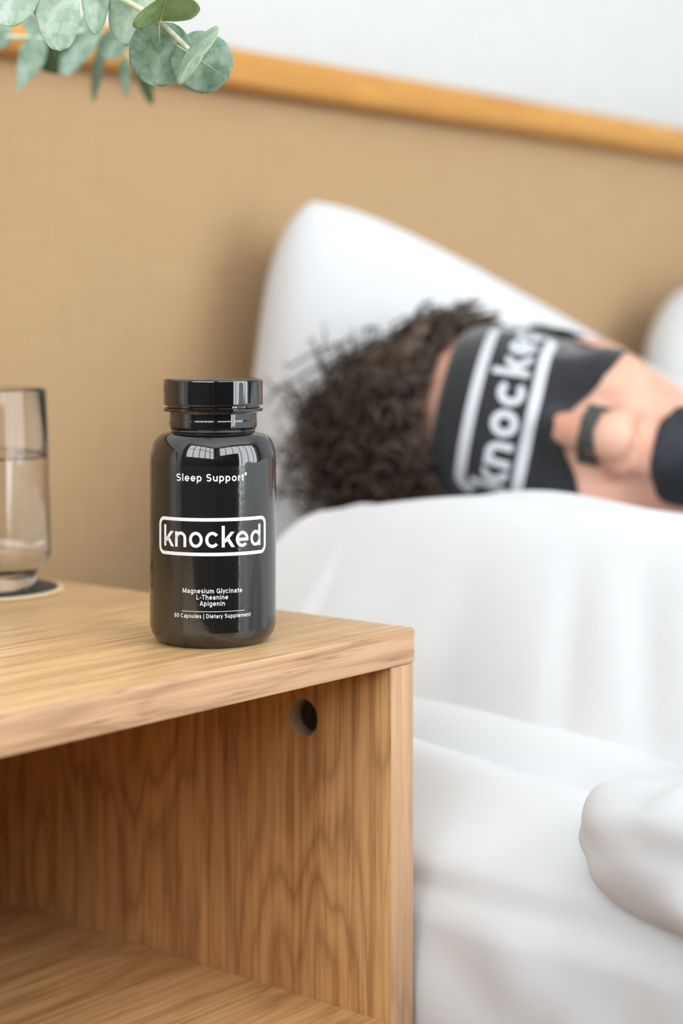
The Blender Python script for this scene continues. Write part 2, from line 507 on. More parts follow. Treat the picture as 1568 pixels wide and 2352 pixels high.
RB = 0.028
prof = [(0, 0.0012), (0.017, 0.0012), (0.0195, 0.0003), (0.0215, 0.0), (0.0232, 0.0004), (0.0250, 0.0014), (0.0264, 0.0029), (0.0274, 0.0048), (0.0279, 0.0070), (RB, 0.0092), (RB, 0.0105), (RB, 0.045),
        (RB, 0.0785), (RB, 0.0800), (0.02795, 0.0818), (0.0277, 0.0838), (0.0271, 0.0866), (0.0262, 0.0889), (0.0248, 0.0909), (0.0232, 0.0922), (0.0215, 0.0930), (0.0200, 0.0934), (0.0190, 0.0936),
        (0.0187, 0.0941), (0.0190, 0.0948), (0.0195, 0.0953), (0.01955, 0.0960), (0.01955, 0.0964), (0.01955, 0.0979), (0.01955, 0.0982), (0.0194, 0.0984), (0.0194, 0.0988), (0.0194, 0.1012), (0.0194, 0.1016), (0.0197, 0.1021),
        (0.0216, 0.1022), (0.0221, 0.1024), (0.0222, 0.1028), (0.0222, 0.1036), (0.0219, 0.1039), (0.0207, 0.1041), (0.0207, 0.1075), (0, 0.1075)]
lathe('bottle_body', prof, M['black_gloss'], bot, n=160, ang=40)
cap = [(0.0, 0.1076), (0.0208, 0.1076), (0.0208, 0.1052), (0.0212, 0.1049), (0.0218, 0.1050), (0.02205, 0.1053), (0.0221, 0.1057), (0.0221, 0.1061), (0.0221, 0.1107), (0.0221, 0.1151), (0.0221, 0.1157), (0.02195, 0.1162), (0.0215, 0.1166), (0.0209, 0.1168), (0.0190, 0.1167), (0.0, 0.1166)]
lathe('cap', cap, M['black_gloss'], bot, n=160, ang=40)
RL = RB + 0.00009
nu = 200
v = []
for i in range(nu):
    a = math.radians(-172 + 344 * i / (nu - 1))
    for j in range(9):
        v.append((RL * math.sin(a), -RL * math.cos(a), 0.0075 + (0.0794 - 0.0075) * j / 8))
label = from_py('label', v, grid_faces(nu, 9), M['label'], bot, smooth=True)
sm = label.modifiers.new('thickness', 'SOLIDIFY'); sm.thickness = 0.00008; sm.offset = -1
label.modifiers.new('crisp_edges', 'EDGE_SPLIT').split_angle = math.radians(40)

XH, CAPH, ASC, DSC = 0.53, 0.72, 0.74, -0.20
def glyph(ch, w):
    """strokes of one sans-serif letter: (kind, data) list and the advance width, in em units"""
    h = w / 2; sb = 0.065
    P, Q = [], []
    def V(x, y0, y1): P.append([(x, y0), (x, y1)])
    def Hh(y, x0, x1): P.append([(x0, y), (x1, y)])
    def el(cx, cy, rx, ry, a0, a1, n=26):
        return [(cx + rx * math.cos(math.radians(a0 + (a1 - a0) * k / n)), cy + ry * math.sin(math.radians(a0 + (a1 - a0) * k / n))) for k in range(n + 1)]
    def D(x0, y0, x1, y1, ww=None): Q.append((x0, y0, x1, y1, ww or w))
    xl = sb + h
    if ch in 'nhmu':
        wd = 0.345 if ch != 'm' else 0.30
        ry = 0.17; cy = XH - h - ry; xr = xl + wd
        if ch == 'u':
            P.append([(xl, XH)] + el((xl + xr) / 2, h + ry, wd / 2, ry, 180, 360)); V(xr, 0, XH)
        else:
            V(xl, 0, ASC if ch == 'h' else XH)
            P.append(el((xl + xr) / 2, cy, wd / 2, ry, 180, 0) + [(xr, 0)])
            if ch == 'm':
                P.append(el(xr + wd / 2, cy, wd / 2, ry, 180, 0) + [(xr + wd, 0)]); xr += wd
        return P, Q, xr + h + sb
    if ch in 'ocedpgb':
        rx = 0.195 if ch in 'oce' else 0.185; ry = (XH + 0.02 - w) / 2; cy = XH / 2
        cx = sb * 0.75 + h + rx; xr = cx + rx; xl = cx - rx
        if ch == 'o': P.append(el(cx, cy, rx, ry, 0, 360, 44)); return P, Q, xr + h + sb * 0.75
        if ch == 'c': P.append(el(cx, cy, rx, ry, 38, 322, 40)); return P, Q, xr + h + sb * 0.35
        if ch == 'e': P.append(el(cx, cy, rx, ry, 0, 318, 40)); Hh(cy - 0.01, xl, xr + h * 0.98); return P, Q, xr + h + sb * 0.7
        P.append(el(cx, cy, rx, ry, 0, 360, 44))
        if ch == 'd': V(xr, 0, ASC)
        if ch == 'p': V(xl, DSC, XH)
        if ch == 'g': P.append([(xr, XH), (xr, -0.05)] + el(cx, -0.05, rx, 0.11, 0, -150))
        return P, Q, xr + h + sb
    if ch == 'k':
        V(xl, 0, ASC); D(xl + 0.02, 0.16, 0.455, XH, w * 1.02); D(0.275, 0.305, 0.475, 0.0, w * 1.05)
        return P, Q, 0.535
    if ch == 'a':
        rx = 0.16; cx = sb * 0.8 + h + rx; xr = cx + rx
        P.append(el(cx, XH - h - 0.12 + 0.005, rx, 0.12, 150, 0) + [(xr, 0)])
        P.append(el(cx - 0.005, 0.158, rx, 0.108, 0, 360, 34))
        return P, Q, xr + h + sb
    if ch == 'y':
        D(0.02 + h, XH, 0.255, 0.02); D(0.455 - h * 0.6, XH, 0.16, DSC); return P, Q, 0.47
    if ch == 'i': V(xl, 0, XH); P.append([(xl, ASC - 0.115), (xl, ASC)]); return P, Q, xl + h + sb
    if ch == 'l': V(xl, 0, ASC); return P, Q, xl + h + sb
    if ch == 'r':
        V(xl, 0, XH); P.append(el(xl + 0.165, XH - h - 0.17, 0.165, 0.17, 180, 82)); return P, Q, xl + 0.165 + 0.07
    if ch == 't':
        x = 0.17; P.append([(x, 0.67), (x, 0.16)] + el(x + 0.095, 0.14, 0.095, 0.14 - h, 180, 285)); Hh(XH - h, 0.03, 0.31); return P, Q, 0.335
    if ch in 'sS':
        H_ = XH if ch == 's' else CAPH; rx = 0.15 if ch == 's' else 0.20
        mid = H_ * 0.515; rt = (H_ + 0.01 - h - mid) / 2; rb = (mid - h + 0.01) / 2; cx = sb * 0.8 + h + rx
        P.append(el(cx, mid + rt, rx * 0.95, rt, 28, 270) + el(cx, mid - rb, rx, rb, 90, -150))
        return P, Q, cx + rx + h + sb * 0.8
    if ch == 'M':
        V(xl, 0, CAPH); xr = 0.74; V(xr, 0, CAPH); D(xl + 0.01, CAPH, (xl + xr) / 2, 0.06, w * 0.95); D(xr - 0.01, CAPH, (xl + xr) / 2, 0.06, w * 0.95); return P, Q, xr + h + sb
    if ch == 'L': V(xl, 0, CAPH); Hh(h, xl, 0.49); return P, Q, 0.52
    if ch == 'T': V(0.30, 0, CAPH); Hh(CAPH - h, 0.02, 0.58); return P, Q, 0.60
    if ch == 'A': D(0.075, 0, 0.33, CAPH); D(0.585, 0, 0.33, CAPH); Hh(0.20, 0.17, 0.49); return P, Q, 0.66
    if ch in 'CG':
        rx, ry = 0.265, (CAPH + 0.02 - w) / 2; cx = sb * 0.8 + h + rx; cy = CAPH / 2
        P.append(el(cx, cy, rx, ry, 40, 322 if ch == 'C' else 345, 44))
        if ch == 'G': Hh(0.33, cx + 0.02, cx + rx + h * 0.9); V(cx + rx, 0.02, 0.33)
        return P, Q, cx + rx + h + sb * 0.7
    if ch == 'D':
        xm, xr = 0.30, 0.575; V(xl, 0, CAPH)
        P.append([(xl, h), (xm, h)] + el(xm, CAPH / 2, xr - xm, CAPH / 2 - h, -90, 90) + [(xm, CAPH - h), (xl, CAPH - h)]); return P, Q, xr + h + sb
    if ch in '06':
        rx = 0.185; cx = sb * 0.7 + h + rx
        if ch == '0': P.append(el(cx, CAPH / 2, rx, (CAPH + 0.02 - w) / 2, 0, 360, 44))
        else:
            P.append(el(cx, 0.225, rx, 0.225 + 0.01 - h, 0, 360, 40)); P.append([(cx - rx, 0.225)] + el(cx, 0.38, rx, CAPH + 0.01 - h - 0.38, 180, 35))
        return P, Q, cx + rx + h + sb * 0.7
    if ch == '|': P.append([(0.13, -0.19), (0.13, 0.76)]); return P, Q, 0.26
    if ch == '-': Hh(0.27, 0.05, 0.33); return P, Q, 0.38
    if ch == '*':
        for a in (90, 210, 330):
            c, s_ = math.cos(math.radians(a)), math.sin(math.radians(a)); P.append([(0.2 - 0.16 * c, 0.6 - 0.16 * s_), (0.2 + 0.16 * c, 0.6 + 0.16 * s_)])
        return P, Q, 0.4
    return P, Q, 0.27          # space

def text_bm(body, w=0.105, spacing=0.0):
    bm = bmesh.new()
    X = 0.0
    for ch in body:
        P, Q, adv = glyph(ch, w)
        for pts in P:
            pts = [p for k, p in enumerate(pts) if k == 0 or (abs(p[0] - pts[k - 1][0]) + abs(p[1] - pts[k - 1][1])) > 1e-6]
            m_ = len(pts); closed = abs(pts[0][0] - pts[-1][0]) + abs(pts[0][1] - pts[-1][1]) < 1e-6
            rows = []
            for k, p in enumerate(pts):
                a = pts[k - 1] if k > 0 else (pts[-2] if closed else p)
                c = pts[k + 1] if k < m_ - 1 else (pts[1] if closed else p)
                dx, dy = c[0] - a[0], c[1] - a[1]; ln = math.hypot(dx, dy) or 1.0
                nx_, ny_ = -dy / ln * w / 2, dx / ln * w / 2
                rows.append((bm.verts.new((X + p[0] + nx_, p[1] + ny_, 0)), bm.verts.new((X + p[0] - nx_, p[1] - ny_, 0))))
            for k in range(m_ - 1):
                bm.faces.new((rows[k][0], rows[k][1], rows[k + 1][1], rows[k + 1][0]))
        for (x0, y0, x1, y1, ww) in Q:
            hx = ww / 2 * math.hypot(x1 - x0, y1 - y0) / abs(y1 - y0)
            bm.faces.new([bm.verts.new((X + x, y, 0)) for x, y in ((x0 - hx, y0), (x0 + hx, y0), (x1 + hx, y1), (x1 - hx, y1))])
        X += adv + spacing
    return bm

def slice_x(bm, step):
    xs = [q.co.x for q in bm.verts]
    x = math.floor(min(xs) / step) * step + step
    while x < max(xs):
        bmesh.ops.bisect_plane(bm, geom=list(bm.verts) + list(bm.edges) + list(bm.faces), plane_co=(x, 0, 0), plane_no=(1, 0, 0), dist=1e-7)
        x += step

def fit_text(bm, width, cap_h, ref_h):
    """scale so that the text is width wide and ref_h font units become cap_h; centred in x, baseline 0"""
    xs = [q.co.x for q in bm.verts]
    x0, x1 = min(xs), max(xs)
    for q in bm.verts:
        q.co.x = (q.co.x - (x0 + x1) / 2) * width / (x1 - x0)
        q.co.y = q.co.y * cap_h / ref_h

def wrap(bm, z0, cx=0.0, r=RL + 0.00006):
    for q in bm.verts:
        a = (q.co.x + cx) / RL
        q.co = Vector((r * math.sin(a), -r * math.cos(a), z0 + q.co.y))
    for f in bm.faces:
        f.normal_update()
        c = f.calc_center_median()
        if f.normal.dot(Vector((c.x, c.y, 0))) < 0: f.normal_flip()

def label_text(body, z0, width, cap_h, w=0.12, cx=0.0, ref=CAPH, spacing=0.035):
    bm = text_bm(body, w, spacing)
    fit_text(bm, width, cap_h, ref)
    slice_x(bm, 0.0006)
    wrap(bm, z0, cx)
    return from_bm('lettering', bm, M['white_ink'], label)

def ring_bm(hw, hh, rad, th, n=14):
    """rounded frame in the xy plane"""
    def loop(hw, hh, rad):
        p = []
        for (sx, sy, a0) in ((1, 1, 0), (-1, 1, 90), (-1, -1, 180), (1, -1, 270)):
            for k in range(n + 1):
                a = math.radians(a0 + 90 * k / n)
                p.append((sx * (hw - rad) + rad * math.cos(a), sy * (hh - rad) + rad * math.sin(a)))
        return p
    o, i = loop(hw, hh, rad), loop(hw - th, hh - th, max(rad - th, 1e-4))
    bm = bmesh.new()
    ov = [bm.verts.new((x, y, 0)) for x, y in o]; iv = [bm.verts.new((x, y, 0)) for x, y in i]
    k = len(ov)
    for j in range(k):
        bm.faces.new((ov[j], ov[(j + 1) % k], iv[(j + 1) % k], iv[j]))
    return bm

label_text('Sleep Support', 0.0730, 0.0305, 0.0032, 0.125, cx=-0.0014)
label_text('*', 0.0733, 0.00125, 0.0032, 0.13, cx=0.01475)
bmk = ring_bm(0.0272, 0.0082, 0.0036, 0.00148); slice_x(bmk, 0.0006); wrap(bmk, 0.0490, -0.0003)
from_bm('logo_frame', bmk, M['white_ink'], label)
label_text('knocked', 0.0445, 0.0470, 0.0093, 0.108, cx=-0.0004, ref=ASC, spacing=-0.01)
label_text('Magnesium Glycinate', 0.0248, 0.0266, 0.00205, 0.118, cx=-0.0003)
label_text('L-Theanine', 0.0221, 0.0137, 0.00205, 0.118, cx=-0.0003)
label_text('Apigenin', 0.0194, 0.0109, 0.00205, 0.118, cx=-0.0003)
bml = bmesh.new(); bx(bml, (-0.0141, -0.0001, 0), (0.0141, 0.0001, 0.00002))
bmesh.ops.delete(bml, geom=[f for f in bml.faces if f.normal.z < 0.5], context='FACES')
slice_x(bml, 0.0006); wrap(bml, 0.0169); from_bm('rule_line', bml, M['white_ink'], label)
label_text('60 Capsules | Dietary Supplement', 0.0141, 0.0350, 0.00175, 0.118, cx=-0.0002)
tag(bot, 'glossy black supplement bottle with white lettering on the oak bedside table', 'bottle')

# ------------------------------------------------------------------ glass of water on a coaster
GZ = 0.948
GP = cw((-39 - CX) / FPX * GZ, GZ, 0.0)
coaster = empty('coaster', (GP.x, GP.y, TZ))
M['cork'] = speckled('pale_cork', (0.62, 0.47, 0.28), (0.72, 0.57, 0.36), 700, 0.85, 0.2, 0.0004)
M['slate'] = speckled('dark_coaster_felt', (0.035, 0.032, 0.030), (0.05, 0.046, 0.043), 500, 0.6, 0.1, 0.0003)
lathe('coaster_base', [(0, 0), (0.0415, 0), (0.0424, 0.0004), (0.0427, 0.0010), (0.0424, 0.0016), (0.0415, 0.0019), (0, 0.0019)], M['cork'], coaster)
lathe('coaster_top', [(0, 0.0019), (0.0392, 0.0019), (0.0394, 0.0022), (0.0389, 0.0024), (0, 0.0024)], M['slate'], coaster)
tag(coaster, 'round dark coaster with pale rim under the water glass', 'coaster')
M['glass'] = plain('clear_glass', (1, 1, 1), 0.0, 0.5, Transmission_Weight=1.0, IOR=1.48)
M['water'] = plain('water', (1, 1, 1), 0.0, 0.5, Transmission_Weight=1.0, IOR=1.333)
outer = [(0, 0.0012), (0.0235, 0.0012), (0.0250, 0.0), (0.0264, 0.0006), (0.0272, 0.0025), (0.0275, 0.0050), (0.0280, 0.0070), (0.0300, 0.0090), (0.0330, 0.0118), (0.0350, 0.0150), (0.0357, 0.0190), (0.0356, 0.0300), (0.0345, 0.0650), (0.0332, 0.1040)]
inner = [(0.0329, 0.1048), (0.0324, 0.1051), (0.0319, 0.1048), (0.0317, 0.1040), (0.0329, 0.0650), (0.0340, 0.0300), (0.0339, 0.0220), (0.0325, 0.0170), (0.0295, 0.0135), (0.024, 0.0122), (0, 0.0118)]
gl = lathe('water_glass', outer + inner, M['glass'], None, n=128, ang=50)
gl.location = (GP.x, GP.y, TZ + 0.0024)
tag(gl, 'clear drinking glass on the dark coaster beside the black bottle', 'glass')
ov = 0.0002
wt = lathe('water', [(0, 0.0116), (0.024, 0.0120), (0.0295 + ov, 0.0133), (0.0325 + ov, 0.0168), (0.0339 + ov, 0.0220), (0.0340 + ov, 0.0300), (0.0330 + ov, 0.0640), (0.0329 + ov, 0.0695), (0.0322, 0.0689), (0.0310, 0.0686), (0, 0.0686)], M['water'], None, n=128, ang=50)
wt.location = gl.location
tag(wt, 'clear still water filling two thirds of the glass', 'water')

# ------------------------------------------------------------------ eucalyptus in a vase (the vase stands left of the frame)
def leaf_material(name, c_dark, c_light, c_vein):
    m, nt, b = new_mat(name)
    L = nt.links.new
    tc = N(nt, 'ShaderNodeTexCoord')
    n = N(nt, 'ShaderNodeTexNoise'); n.inputs['Scale'].default_value = 190.0; n.inputs['Detail'].default_value = 6.0; n.inputs['Roughness'].default_value = 0.7
    L(tc.outputs['Object'], n.inputs['Vector'])
    r = ramp(nt, [(0.36, c_dark), (0.62, c_light)], n.outputs[0])
    n2 = N(nt, 'ShaderNodeTexNoise'); n2.inputs['Scale'].default_value = 45.0; n2.inputs['Detail'].default_value = 3.0
    L(tc.outputs['Object'], n2.inputs['Vector'])
    r2 = ramp(nt, [(0.35, (0.72, 0.78, 0.72)), (0.65, (1, 1, 1))], n2.outputs[0])
    mx = N(nt, 'ShaderNodeMix', data_type='RGBA', blend_type='MULTIPLY'); mx.inputs[0].default_value = 1.0
    L(r.outputs[0], mx.inputs[6]); L(r2.outputs[0], mx.inputs[7])
    L(mx.outputs[2], b.inputs['Base Color'])
    b.inputs['Roughness'].default_value = 0.62
    tr = N(nt, 'ShaderNodeBsdfTranslucent'); tr.inputs[0].default_value = (0.20, 0.36, 0.10, 1)
    ms = N(nt, 'ShaderNodeMixShader'); ms.inputs[0].default_value = 0.2
    out = nt.nodes['Material Output']
    L(b.outputs[0], ms.inputs[1]); L(tr.outputs[0], ms.inputs[2]); L(ms.outputs[0], out.inputs['Surface'])
    bump(nt, b, n.outputs[0], 0.2, 0.0004)
    return m
M['leaf'] = leaf_material('eucalyptus_leaf', (0.165, 0.29, 0.19), (0.40, 0.53, 0.43), None)
M['leaf_pale'] = leaf_material('eucalyptus_leaf_pale', (0.40, 0.56, 0.40), (0.66, 0.80, 0.69), None)
M['leaf_green'] = leaf_material('eucalyptus_leaf_fresh', (0.34, 0.50, 0.20), (0.50, 0.66, 0.36), None)
M['leaf_dark'] = leaf_material('eucalyptus_leaf_dark', (0.045, 0.085, 0.03), (0.075, 0.13, 0.06), None)
M['leaf_edge'] = plain('leaf_rim', (0.50, 0.62, 0.16), 0.6)
M['stem'] = speckled('eucalyptus_stem', (0.50, 0.58, 0.32), (0.78, 0.80, 0.66), 300, 0.6, 0.2, 0.0005)
M['midrib'] = plain('leaf_midrib', (0.52, 0.62, 0.36), 0.6)

def leaf(parent, base, tip, side, width, mat, cup=0.12, point=0.0, rnd=2.2, rib=0.6, bend=0.0):
    base, tip = Vector(base), Vector(tip)
    ax = tip - base; Ln = ax.length; ax.normalize()
    side = Vector(side); side -= ax * side.dot(ax); side.normalize()
    nr = side.cross(ax).normalized()
    nu, nv = 25, 17
    v = []
    sd = random.random() * 50
    for i in range(nu):
        t = i / (nu - 1)
        s = 2 * t - 1
        hw = (max(0.0, 1 - abs(s) ** rnd)) ** (1 / rnd)
        if point: hw *= 1 - point * max(0.0, t - 0.35)
        hw = max(hw, 0.012) * width / 2 * (1 + 0.035 * nz(t * 6, sd))
        for j in range(nv):
            q = 2 * j / (nv - 1) - 1
            x = hw * q
            z = cup * width * (abs(q) ** 1.5 * hw / (width / 2)) + bend * Ln * (t * t) + 0.014 * width * nz(t * 4 + sd, q * 3)
            v.append(base + ax * (t * Ln) + side * x + nr * z)
    f = grid_faces(nu, nv)
    c = sum(v, Vector()) / len(v)
    o = from_py('leaf', [p - c for p in v], f, [mat, M['leaf_edge']], parent, smooth=True)
    o.location = c - parent.location
    k = 0
    for i in range(nu - 1):
        for j in range(nv - 1):
            k += 1
    # narrow lighter rim along the margin
    t_ = 0.00016
    sm = o.modifiers.new('thickness', 'SOLIDIFY'); sm.thickness = 2 * t_; sm.offset = 0; sm.material_offset_rim = 1
    idx = [i * nv + nv // 2 for i in range(0, int(nu * rib) + 1)]
    if rib > 0:
        off = nr * 0.00012
        for sgn in (1,):
            vv, ff = tube_data([v[q] - c + nr * (0.0002 if nr.dot(CAM - c) > 0 else -0.0002) for q in idx], [0.00042 * (1 - 0.7 * a / len(idx)) for a in range(len(idx))], 6)
            from_py('midrib', vv, ff, M['midrib'], o, smooth=True)
    return o

def px_side(dx, dy, dz=0.0):
    """image direction (pixels right, down) plus depth -> world direction"""
    return cdir(dx, dz, -dy).normalized()

VP = Vector((-0.36, 0.22, TZ))
vase = empty('vase', VP)
M['ceramic'] = speckled('matte_white_ceramic', (0.70, 0.69, 0.66), (0.76, 0.75, 0.72), 90, 0.55, 0.1, 0.0006)
lathe('vase_body', [(0, 0.0), (0.034, 0.0), (0.037, 0.002), (0.046, 0.03), (0.052, 0.065), (0.049, 0.10), (0.036, 0.135), (0.0225, 0.16), (0.019, 0.178), (0.0215, 0.195), (0.0235, 0.20), (0.0220, 0.201), (0.0190, 0.196), (0.0165, 0.178), (0.020, 0.158), (0.033, 0.133), (0.046, 0.10), (0.049, 0.065), (0.043, 0.03), (0.03, 0.006), (0, 0.006)], M['ceramic'], vase, n=64, ang=40)
tag(vase, 'matte white ceramic vase holding the eucalyptus', 'vase')

mouth = VP + Vector((0.0, 0.0, 0.20))
def branch(label, pts, r0, r1):
    e = empty('eucalyptus_branch', mouth + Vector((0, 0, 0.0)))
    path = smooth_path(pts, 8)
    n = len(path)
    vv, ff = tube_data([p - e.location for p in path], [r0 + (r1 - r0) * i / (n - 1) for i in range(n)], 10)
    from_py('stem', vv, ff, M['stem'], e, smooth=True)
    tag(e, label, 'branch')
    return e

Z1 = 0.79
eA = branch('sharp near eucalyptus branch with round grey green leaves, hanging in at top left',
            [VP + Vector((0.01, 0.0, 0.03)), mouth, at(-1500, -380, 0.70), at(-700, -480, 0.74), at(40, -150, 0.785), at(230, -30, Z1), at(300, 8, Z1), at(366, 50, Z1), at(434, 114, Z1)], 0.0022, 0.0011)
leaf(eA, at(405, 104, Z1 + .006), at(524, 180, Z1 + .010), px_side(0.53, -0.85), 140 / FPX * Z1, M['leaf'], rib=0.75, cup=0.06)
leaf(eA, at(431, 116, Z1 - .002), at(466, 129, Z1 - .032), px_side(84, -127), 0.0300, M['leaf_pale'], cup=0.05, rib=0)
leaf(eA, at(364, 48, Z1 + .003), at(373, 199, Z1 + .012), px_side(1, 0.06), 150 / FPX * Z1, M['leaf'], rib=0.35, cup=0.05)
leaf(eA, at(366, 48, Z1), at(384, -16, Z1 - .022), px_side(150, -52, 0.0), 0.0305, M['leaf_green'], cup=0.16, rib=0.8)
leaf(eA, at(318, -48, Z1 + .006), at(288, 105, Z1 + .012), px_side(1, 0.2), 118 / FPX * Z1, M['leaf_pale'], rib=0.9, cup=0.08, point=0.25)
leaf(eA, at(232, -60, Z1 + .004), at(217, 79, Z1 - .002), px_side(1, 0.1, 1.6), 0.020, M['leaf_pale'], rib=0, cup=0.10, point=0.6)
leaf(eA, at(118, -90, Z1 - .01), at(140, 118, Z1 - .01), px_side(1, -0.1), 108 / FPX * Z1, M['leaf_pale'], rib=0, cup=0.06, point=0.2)
leaf(eA, at(60, -80, Z1 - .01), at(-2, 56, Z1 - .012), px_side(1, 0.3), 118 / FPX * Z1, M['leaf_pale'], rib=0, cup=0.06)
leaf(eA, at(-160, -240, .77), at(-210, -90, .77), px_side(1, 0.2), 0.027, M['leaf'], rib=0.6)
leaf(eA, at(-330, -330, .76), at(-250, -470, .765), px_side(1, 0.4), 0.028, M['leaf'], rib=0.6)
Z2 = 1.03
eB = branch('blurred eucalyptus branch farther back at top left',
            [VP + Vector((-0.01, 0.005, 0.03)), mouth + Vector((-0.004, 0.004, 0)), at(-900, -130, 0.92), at(-350, 20, 0.99), at(-60, 76, Z2), at(90, 86, Z2), at(200, 70, Z2 + .02), at(262, 100, Z2 + .05), at(330, 165, Z2 + .08)], 0.0020, 0.0009)
leaf(eB, at(-46, 20, Z2), at(8, 112, Z2), px_side(1, -.5), 0.020, M['leaf'], rib=0)
leaf(eB, at(96, 82, Z2), at(38, 212, Z2 - .01), px_side(1, .4, 0.6), 0.0175, M['leaf'], rib=0, point=1.3)
leaf(eB, at(118, 62, Z2 + .01), at(126, 170, Z2 + .015), px_side(1, 0), 0.0225, M['leaf_dark'], rib=0)
leaf(eB, at(222, 30, Z2 + .02), at(142, 172, Z2 + .01), px_side(1, .55), 0.0185, M['leaf'], rib=0, point=0.5)
leaf(eB, at(292, 62, Z2 + .03), at(232, 130, Z2 + .03), px_side(1, .8), 0.0165, M['leaf'], rib=0)
leaf(eB, at(236, 92, Z2 + .05), at(214, 236, Z2 + .09), px_side(1, .1, 1.0), 0.0085, M['leaf'], rib=0, point=0.8)
leaf(eB, at(284, 130, Z2 + .06), at(292, 226, Z2 + .08), px_side(1, 0, 1.0), 0.0085, M['leaf'], rib=0, point=0.8)
leaf(eB, at(326, 158, Z2 + .08), at(350, 240, Z2 + .10), px_side(1, -.2, 1.0), 0.0095, M['leaf_dark'], rib=0, point=0.6)
leaf(eB, at(86, 84, Z2), at(62, 36, Z2 + .01), px_side(1, -.4), 0.0095, M['leaf'], rib=0)
leaf(eB, at(-200, 60, Z2 - .02), at(-170, -60, Z2 - .02), px_side(1, .1), 0.022, M['leaf'], rib=0)

# ------------------------------------------------------------------ bed
MX0, MX1, MY0, MY1, MZ0, MZ1 = 0.03, 1.66, -1.62, 0.425, 0.20, 0.394
base = box('bed_base', (0.05, MY0 + 0.02, 0.06), (MX1 - 0.02, MY1 - 0.005, MZ0 - 0.001), M['skirt'], None, bev=0.01)
tag(base, 'low beige bed base under the white mattress', 'bed base')

def mattress():
    bm = bmesh.new()
    nx, ny, nzv = 40, 150, 16
    # wrap a rounded profile: left side up, over the top, right side down
    prof = []
    r = 0.03
    for k in range(nzv): prof.append((MX0, MZ0 + (MZ1 - r - MZ0) * k / nzv))
    for k in range(9):
        a = math.pi - math.pi / 2 * k / 8
        prof.append((MX0 + r + r * math.cos(a), MZ1 - r + r * math.sin(a)))
    for k in range(1, nx): prof.append((MX0 + r + (MX1 - MX0 - 2 * r) * k / nx, MZ1))
    for k in range(9):
        a = math.pi / 2 - math.pi / 2 * k / 8
        prof.append((MX1 - r + r * math.cos(a), MZ1 - r + r * math.sin(a)))
    for k in range(1, nzv + 1): prof.append((MX1, MZ1 - r - (MZ1 - r - MZ0) * k / nzv))
    v = []
    for (x, z) in prof:
        for j in range(ny):
            y = MY1 + (MY0 - MY1) * j / (ny - 1)
            d = 0.0
            if x < MX0 + 0.2:
                side = sstep(MX0 + 0.04, MX0, x)
                d = side * (0.010 * nz(y * 7 + z * 9, z * 5, 1.3) + 0.006 * nz(y * 16 - z * 22, z * 7, 4.0))
                zt = (1 - side) * 0.006 * nz(y * 14 + x * 10, x * 20, 8.0)
            else: zt = 0.003 * nz(y * 6, x * 6)
            v.append((x - abs(d) * 0.6 - d * 0.5, y, z + zt))
    f = grid_faces(len(prof), ny)
    n = len(prof)
    f.append([i * ny for i in range(n)][::-1]); f.append([i * ny + ny - 1 for i in range(n)])
    f.append([0, ny - 1, (n - 1) * ny + ny - 1, (n - 1) * ny])
    o = from_py('mattress', v, f, M['sheet'], None, smooth=True)
    b2 = bmesh.new(); b2.from_mesh(o.data); bmesh.ops.recalc_face_normals(b2, faces=b2.faces); b2.to_mesh(o.data); b2.free()
    sharp(o, 60)
    tag(o, 'thick mattress in a wrinkled white fitted sheet', 'mattress')
mattress()

def pillow(name, c00, c10, c11, c01, thick, label, seed=0.0, sag=0.0, n=46, wr=1.0, bulge=(0, 0, 0)):
    """soft pillow spanned by four corners, inflated on both sides"""
    C = [Vector(q) for q in (c00, c10, c11, c01)]
    cen = sum(C, Vector()) / 4
    top, bot_ = [], []
    for i in range(n):
        for j in range(n):
            s, t = i / (n - 1), j / (n - 1)
            a, b_ = 2 * s - 1, 2 * t - 1
            # edges pulled in between the corners
            ps = 0.5 + 0.5 * a * math.sqrt(1 - 0.24 * b_ ** 4)
            pt = 0.5 + 0.5 * b_ * math.sqrt(1 - 0.24 * a ** 4)
            p = C[0] * (1 - ps) * (1 - pt) + C[1] * ps * (1 - pt) + C[2] * ps * pt + C[3] * (1 - ps) * pt
            du = (C[1] - C[0]) * (1 - pt) + (C[2] - C[3]) * pt
            dv = (C[3] - C[0]) * (1 - ps) + (C[2] - C[1]) * ps
            nr = du.cross(dv).normalized()
            h = (max(0.0, 1 - abs(a) ** 2.6) ** 0.55) * (max(0.0, 1 - abs(b_) ** 2.6) ** 0.55)
            k = nz(s * 3.2 + seed, t * 3.2, seed) * 0.10 + nz(s * 8 + seed, t * 5, seed + 3) * 0.05
            h = h * (1 + wr * k)
            off = Vector((0, 0, -sag * (1 - a * a) * (1 - b_ * b_)))
            top.append(p + nr * (h * thick / 2) + off)
            bot_.append(p - nr * (h * thick / 2) + off)
    v = top + bot_
    f = grid_faces(n, n) + grid_faces(n, n, n * n, flip=True)
    o = from_py(name, [p - cen for p in v], f, M['linen_greyed'], None, smooth=True)
    b2 = bmesh.new(); b2.from_mesh(o.data)
    bmesh.ops.remove_doubles(b2, verts=b2.verts, dist=0.0004)
    bmesh.ops.recalc_face_normals(b2, faces=b2.faces); b2.to_mesh(o.data); b2.free()
    o.location = cen
    o.modifiers.new('soft', 'SUBSURF').render_levels = 1
    tag(o, label, 'pillow')
    return o

# upright pillow leaning on the headboard behind the head, one corner high
pillow('pillow', at(520, 1400, 1.30), at(1720, 1280, 1.50), at(1690, 1010, 1.60), at(640, 345, 1.345), 0.15,
       'large white pillow propped against the headboard behind the sleeper', 1.0)
